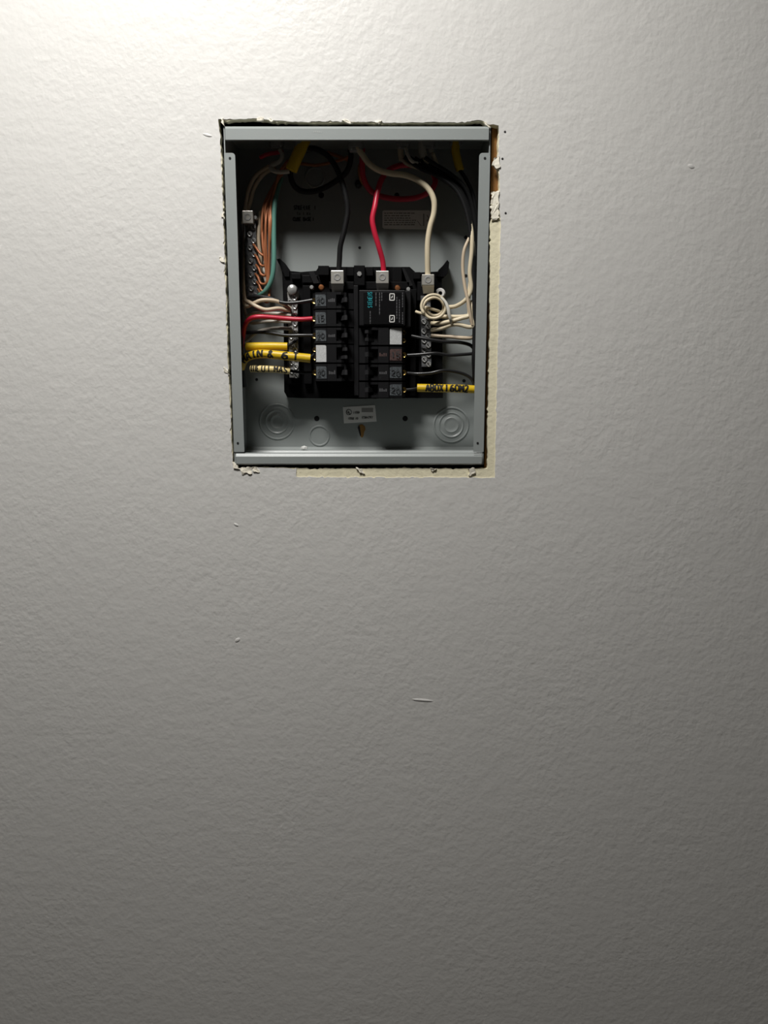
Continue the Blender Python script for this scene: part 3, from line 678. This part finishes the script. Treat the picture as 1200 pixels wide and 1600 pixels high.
wire([(663, 247, .056), (672, 259, .048), (692, 274, .042), (711, 292, .042), (724, 312, .044), (732, 338, .052), (737, 364, .062), (737, 392, .064), (734, 425, .064), (736, 452, .064), (728, 468, .062), (713, 478, .056), (699, 480, .048)], 3.2, 'wwhite', 'white wire bending left highest of all, above the coil tail', 'wire', 'wire', RW)
wire([(676, 240, .052), (686, 262, .036), (710, 280, .030), (728, 305, .030), (736, 342, .040), (739, 385, .056), (739, 440, .058), (742, 470, .056), (741, 488, .054), (728, 494, .054), (706, 495, .052), (684, 494, .048), (674, 494, .044)], 3.2, 'wwhite', 'white wire turning left just below the coil', 'wire', 'wire', RW)
wire([(733, 372, .060), (725, 392, .062), (723, 418, .062), (726, 446, .064), (731, 470, .066), (735, 494, .066), (738, 508, .064)], 2.5, 'wwhite2', 'thin white wire bowing away left of the right bundle', 'wire', 'wire', RW)
wire([(735, 440, .060), (732, 470, .062), (733, 492, .064), (722, 497, .064), (704, 502, .060), (688, 505, .054), (674, 505, .044)], 3.2, 'wwhite', 'white wire second below the coil, nearly straight', 'wire', 'wire', RW)
wire([(738, 470, .056), (736, 494, .062), (740, 508, .062), (733, 511, .062), (716, 507, .060), (704, 508, .058), (690, 513, .052), (674, 516, .044)], 3.2, 'wwhite', 'white wire third below the coil with an S-bend', 'wire', 'wire', RW)
wire([(736, 500, .050), (742, 516, .052), (738, 527, .054), (722, 528, .054), (704, 526, .050), (688, 525, .046), (674, 524, .042)], 3.0, 'wwhite2', 'lowest white wire with a tight hairpin at the right', 'wire', 'wire', RW)
# coiled spare neutral
cx_, cy_ = 677.5, 479.0; cp = [(650, 487, .050), (656, 489, .056)]
for i in range(0, 31):
    a = math.radians(215 - i * 25.0); rr = 19.0 if i < 13 else 19.0 - min(1, (i - 13) / 5) * 4.5
    cp.append((cx_ + rr * math.cos(a) + max(0, i - 13) * .14, cy_ - rr * math.sin(a) * .97, .068 - .0007 * i))
cp += [(692, 490, .046), (676, 499, .043)]
wire(cp, 2.3, 'wwhite', 'spare white wire coiled in a small ring at the right lug', 'coiled_wire', 'wire', n=5)
tp = catmull([P(688, 464, .064), P(696, 472, .068), P(700, 482, .070), P(702, 492, .070), P(704, 500, .068), P(706, 506, .062)], 6)
bm = B(); sweep(bm, tp, [.0014 + .0012 * math.sin(math.pi * i / (len(tp) - 1)) for i in range(len(tp))], 8); tag(obj('tie_strip', bm, 'tie', None, True), 'thin shiny white tie strip beside the coiled wire', 'tie')
# black leads crossing to the right-hand breakers
RX = 'black wires crossing to the right column'
wire([(643, 525, .050), (668, 530, .054), (695, 534, .054), (718, 535, .050), (736, 540, .046), (744, 552, .044)], 2.8, 'wblack', 'uppermost black wire crossing to the right column', 'wire', 'wire', RX)
wire([(637, 555, .052), (655, 554, .056), (680, 552, .058), (700, 555, .054), (722, 554, .050), (744, 552, .046)], 2.6, 'wblack', 'middle black wire crossing straight to the right column', 'wire', 'wire', RX)
wire([(637, 583, .052), (652, 584, .058), (672, 583, .060), (692, 579, .060), (712, 581, .054), (728, 586, .050), (738, 594, .048), (743, 610, .046)], 2.6, 'wblack', 'lowest black wire, bowed, above the right yellow sleeve', 'wire', 'wire', RX)

# left side: bare copper, green, whites, red, black
LC = 'bare copper ground wires'
CL = ['bare copper wire nearest the ground bar', 'bare copper wire second from the ground bar', 'bare copper wire in the middle of the bundle', 'bare copper wire second from the green wire', 'bare copper wire next to the green wire', 'bare copper wire at the front of the bundle']
ends = [(398, 382), (400, 398), (402, 414), (401, 428), (403, 440), (405, 452)]
for i in range(6):
    k = i * 2.3; e = ends[i]; q = lambda v=1.6: R(-v, v)
    wire([(462 - k, 250, .030 + i * .003), (444 - k * .5 + q(), 268 + q(), .030 + i * .003), (427 + k * .4 + q(), 290 + q(), .032 + i * .002), (412 + k + q(), 322, .032 + q(.003)), (408 + k * 1.2 + q(2), 352, .032 + i * .002), (410 + k + q(2), 385 + i * 6, .034 + q(.003)), (413 + k * .6, e[1] + 14 + q(3), .036), ((e[0] + 415) / 2, e[1] + 15 + q(2), .033), (e[0] + 2, e[1] + 5, .030), (e[0] - 2, e[1], .024)], 2.0, 'bare', CL[i], 'ground_wire', 'wire', LC)
wire([(510, 238, .012), (528, 244, .010), (548, 252, .010)], 2.6, 'bare', 'short copper wire at the top near the black loop', 'ground_wire', 'wire', LC)
wire([(408, 330, .016), (404, 370, .018), (407, 410, .018), (404, 445, .018), (399, 462, .014)], 3.0, 'wwhite2', 'tan wire standing behind the copper bundle', 'wire', 'wire', 'white wires on the left side')
wire([(416, 400, .018), (413, 425, .022), (417, 446, .022), (410, 458, .018), (398, 452, .018)], 3.2, 'wgrey', 'grey white wire bent behind the copper bundle', 'wire', 'wire', 'white wires on the left side')
wire([(548, 244, .020), (525, 252, .016), (495, 258, .014), (470, 256, .018), (452, 262, .022)], 2.4, 'bare', 'bare copper wire running across the dark top', 'ground_wire', 'wire', LC)
wire([(566, 250, .030), (562, 262, .026), (563, 276, .020), (568, 288, .014)], 3.0, 'bare', 'short orange copper wire hanging under the thick leads', 'ground_wire', 'wire', LC)
wire([(440, 278, .030), (433, 298, .034), (428.5, 330, .038), (428, 370, .040), (428, 408, .042), (425, 434, .042), (417, 452, .038), (404, 463, .028)], 3.8, 'wgreen', 'green insulated wire down the left of the back panel', 'ground_wire', 'wire')
bm = B(); lathe(bm, P(560, 287, .008), [(0, .006), (.003, .006), (.0055, .003), (.0055, -.008)], 8); tag(obj('bonding_screw', bm, 'wblack', None, True), 'dark screw head under the thick leads', 'screw')
LW = 'white wires on the left side'
wire([(452, 268, .058), (436, 269, .058), (424, 265, .054), (424, 258, .050), (434, 253, .050)], 3.0, 'wgrey', 'grey white wire stub curled at the upper left jacket', 'wire', 'wire', LW)
wire([(437, 234, .052), (441, 243, .056), (437, 252, .056), (424, 259, .052)], 3.0, 'wgrey', 'short hooked white wire in the upper left corner', 'wire', 'wire', LW)
wire([(442, 237, .048), (430, 239, .052), (418, 241, .056), (407, 246, .050)], 3.0, 'wred', 'short red wire in the dark upper left corner', 'wire', 'wire')
wire([(420, 260, .040), (402, 272, .032), (390, 292, .022), (384, 320, .010), (379.5, 360, .010), (380, 420, .018), (380.5, 460, .036), (384, 478, .048), (396, 474, .052), (410, 469, .054), (430, 470, .052), (444, 476, .048), (453, 482, .044)], 3.0, 'wwhite2', 'uppermost tan white wire crossing to the left bar', 'wire', 'wire', LW)
wire([(430, 262, .038), (412, 272, .030), (398, 292, .018), (391, 316, .006), (384, 345, .005), (379, 400, .012), (380, 440, .024), (382, 466, .042), (391, 473, .054), (403, 480, .058), (416, 484, .058), (434, 482, .054), (445, 484, .048), (453, 485, .044)], 3.1, 'wwhite2', 'second tan white wire, dipping, left of the bar', 'wire', 'wire', LW)
wire([(381, 480, .030), (386, 494, .036), (396, 490, .040), (412, 489, .042), (436, 490, .044), (455, 493, .044)], 2.6, 'wgrey', 'grey white wire just above the thin red wire', 'wire', 'wire', LW)
wire([(383, 500, .024), (395, 505, .030), (416, 502, .036), (436, 502, .042), (455, 503, .044)], 2.6, 'wgrey', 'grey white wire just below the thin red wire', 'wire', 'wire', LW)
wire([(383, 535, .020), (392, 527, .026), (404, 518, .034), (420, 514, .040), (438, 513, .044), (456, 514, .044)], 2.8, 'wgrey', 'lowest white wire crossing to the left bar', 'wire', 'wire', LW)
wire([(377, 545, .034), (380, 525, .044), (383, 508, .052), (391, 498, .058), (404, 495, .060), (425, 496, .058), (448, 498, .056), (470, 499, .056), (488, 498, .054)], 3.6, 'wred', 'thin red wire crossing to the left column', 'wire', 'wire')
LB = 'black wires crossing to the left column'
wire([(384, 466, .034), (400, 463, .040), (422, 466, .046), (442, 473, .052), (462, 473, .054), (488, 469, .054)], 2.9, 'wblack', 'black wire crossing to the topmost left breaker', 'wire', 'wire', LB)
wire([(383, 520, .030), (400, 519, .038), (420, 520, .046), (446, 524, .052), (468, 524, .054), (489, 524, .053)], 2.7, 'wblack', 'black wire crossing to the third left breaker', 'wire', 'wire', LB)
wire([(376, 460, .040), (376, 500, .044), (377, 550, .046), (379, 580, .040), (382, 604, .030)], 3.4, 'wblack', 'black wire hugging the left wall of the box', 'wire', 'wire', LB)
wire([(379, 350, .030), (377, 420, .034), (376, 470, .038), (378, 520, .036)], 3.0, 'wblack', 'black wire behind the left flange beside the ground bar', 'wire', 'wire', LB)

# yellow cable sleeves with hand lettering
def sleeve(pts, rpx, m, label, text=None, t0=.05, t1=.95, stroke=1.1, amp=.8, z0=-.62):
    root = thing('cable_sleeve', P(*pts[0]), label, 'cable sleeve', 'yellow cable sleeves')
    path = catmull([P(*p) for p in pts], 8)
    bm = B(); sweep(bm, path, rpx * PX, 16); obj('jacket', bm, m, root, True)
    if text:
        for s, a, b in text:
            bm = B(); text_on_tube(bm, s, path, rpx * PX, a, b, stroke * PX, amp, z0); obj('hand_lettering', bm, 'ink', root)
    return path
sleeve([(385, 541.5, .052), (410, 541, .056), (430, 541, .057), (449, 541.5, .056)], 6.0, 'yellow', 'plain yellow cable sleeve, uppermost of three on the left')
sleeve([(376, 575, .048), (381, 563, .054), (391, 556, .060), (408, 553, .064), (430, 554.5, .066), (455, 557, .066), (485, 560, .064)], 6.6, 'yellow', 'long yellow cable sleeve with black hand lettering on the left', [('MAIN', .12, .42), ('&', .47, .56), ('6', .64, .74), ('T', .78, .86)], stroke=3.0, amp=.95, z0=-.85)
sleeve([(392, 576, .056), (412, 576.5, .060), (432, 577, .060), (453, 579.5, .058)], 5.4, 'pale', 'pale yellow cable sleeve, lowest of three on the left', [('IIIE', .02, .24), ('U', .30, .40), ('I', .44, .52), ('MAS', .60, .95)], stroke=1.9, amp=.95, z0=-.85)
sleeve([(652, 606, .060), (680, 606.5, .062), (710, 607, .062), (744, 608.5, .058)], 6.2, 'yellow', 'yellow cable sleeve with black hand lettering at lower right', [('ABOX', .14, .44), ('I', .46, .52), ('60M2', .54, .86)], stroke=2.9, amp=1.0, z0=-.9)
# short conductors from the sleeve ends into terminals
wire([(483, 560, .062), (488, 556, .056), (491, 553, .052)], 2.2, 'wblack', 'short black wire end at the long yellow sleeve', 'wire', 'wire')
wire([(452, 579, .056), (470, 582, .052), (489, 582, .052)], 2.3, 'wblack2', 'short black wire from the pale sleeve to the lowest left breaker', 'wire', 'wire')
wire([(655, 606, .058), (645, 608, .054), (634, 609, .052)], 2.3, 'wblack2', 'short black wire from the right sleeve to the lowest right breaker', 'wire', 'wire')
wire([(448, 541, .054), (457, 536, .048), (464, 530, .042)], 2.3, 'wblack', 'short black wire end at the plain yellow sleeve', 'wire', 'wire')

# folded ledge at the foot of the back panel, with a white crumb of plaster on it
zl = P(475, 704, .022).z
bm = B(); prof = [(YB, zl + .004), (YB - .004, zl + .0006), (YB - .022, zl), (YB - .030, ZB + T), (YB, ZB + T)]
f = [bm.verts.new((XL + T, y, z)) for y, z in prof]; k = [bm.verts.new((XR - T, y, z)) for y, z in prof]; bm.faces.new(f); bm.faces.new(k[::-1])
for i in range(5): bm.faces.new((f[i], f[(i + 1) % 5], k[(i + 1) % 5], k[i]))
obj('bottom_fold', bm, 'enamel', panel)
bm = B(); c = P(475.5, 702, .021); bmesh.ops.create_icosphere(bm, subdivisions=1, radius=1)
for v in bm.verts: v.co = Vector((c.x + v.co.x * .0066 * R(.8, 1.1), c.y + v.co.y * .003, zl + .0042 + v.co.z * .0042 * R(.8, 1.1)))
tag(obj('plaster_crumb', bm, 'whitepl'), 'small white crumb of plaster on the bottom of the box', 'crumb')
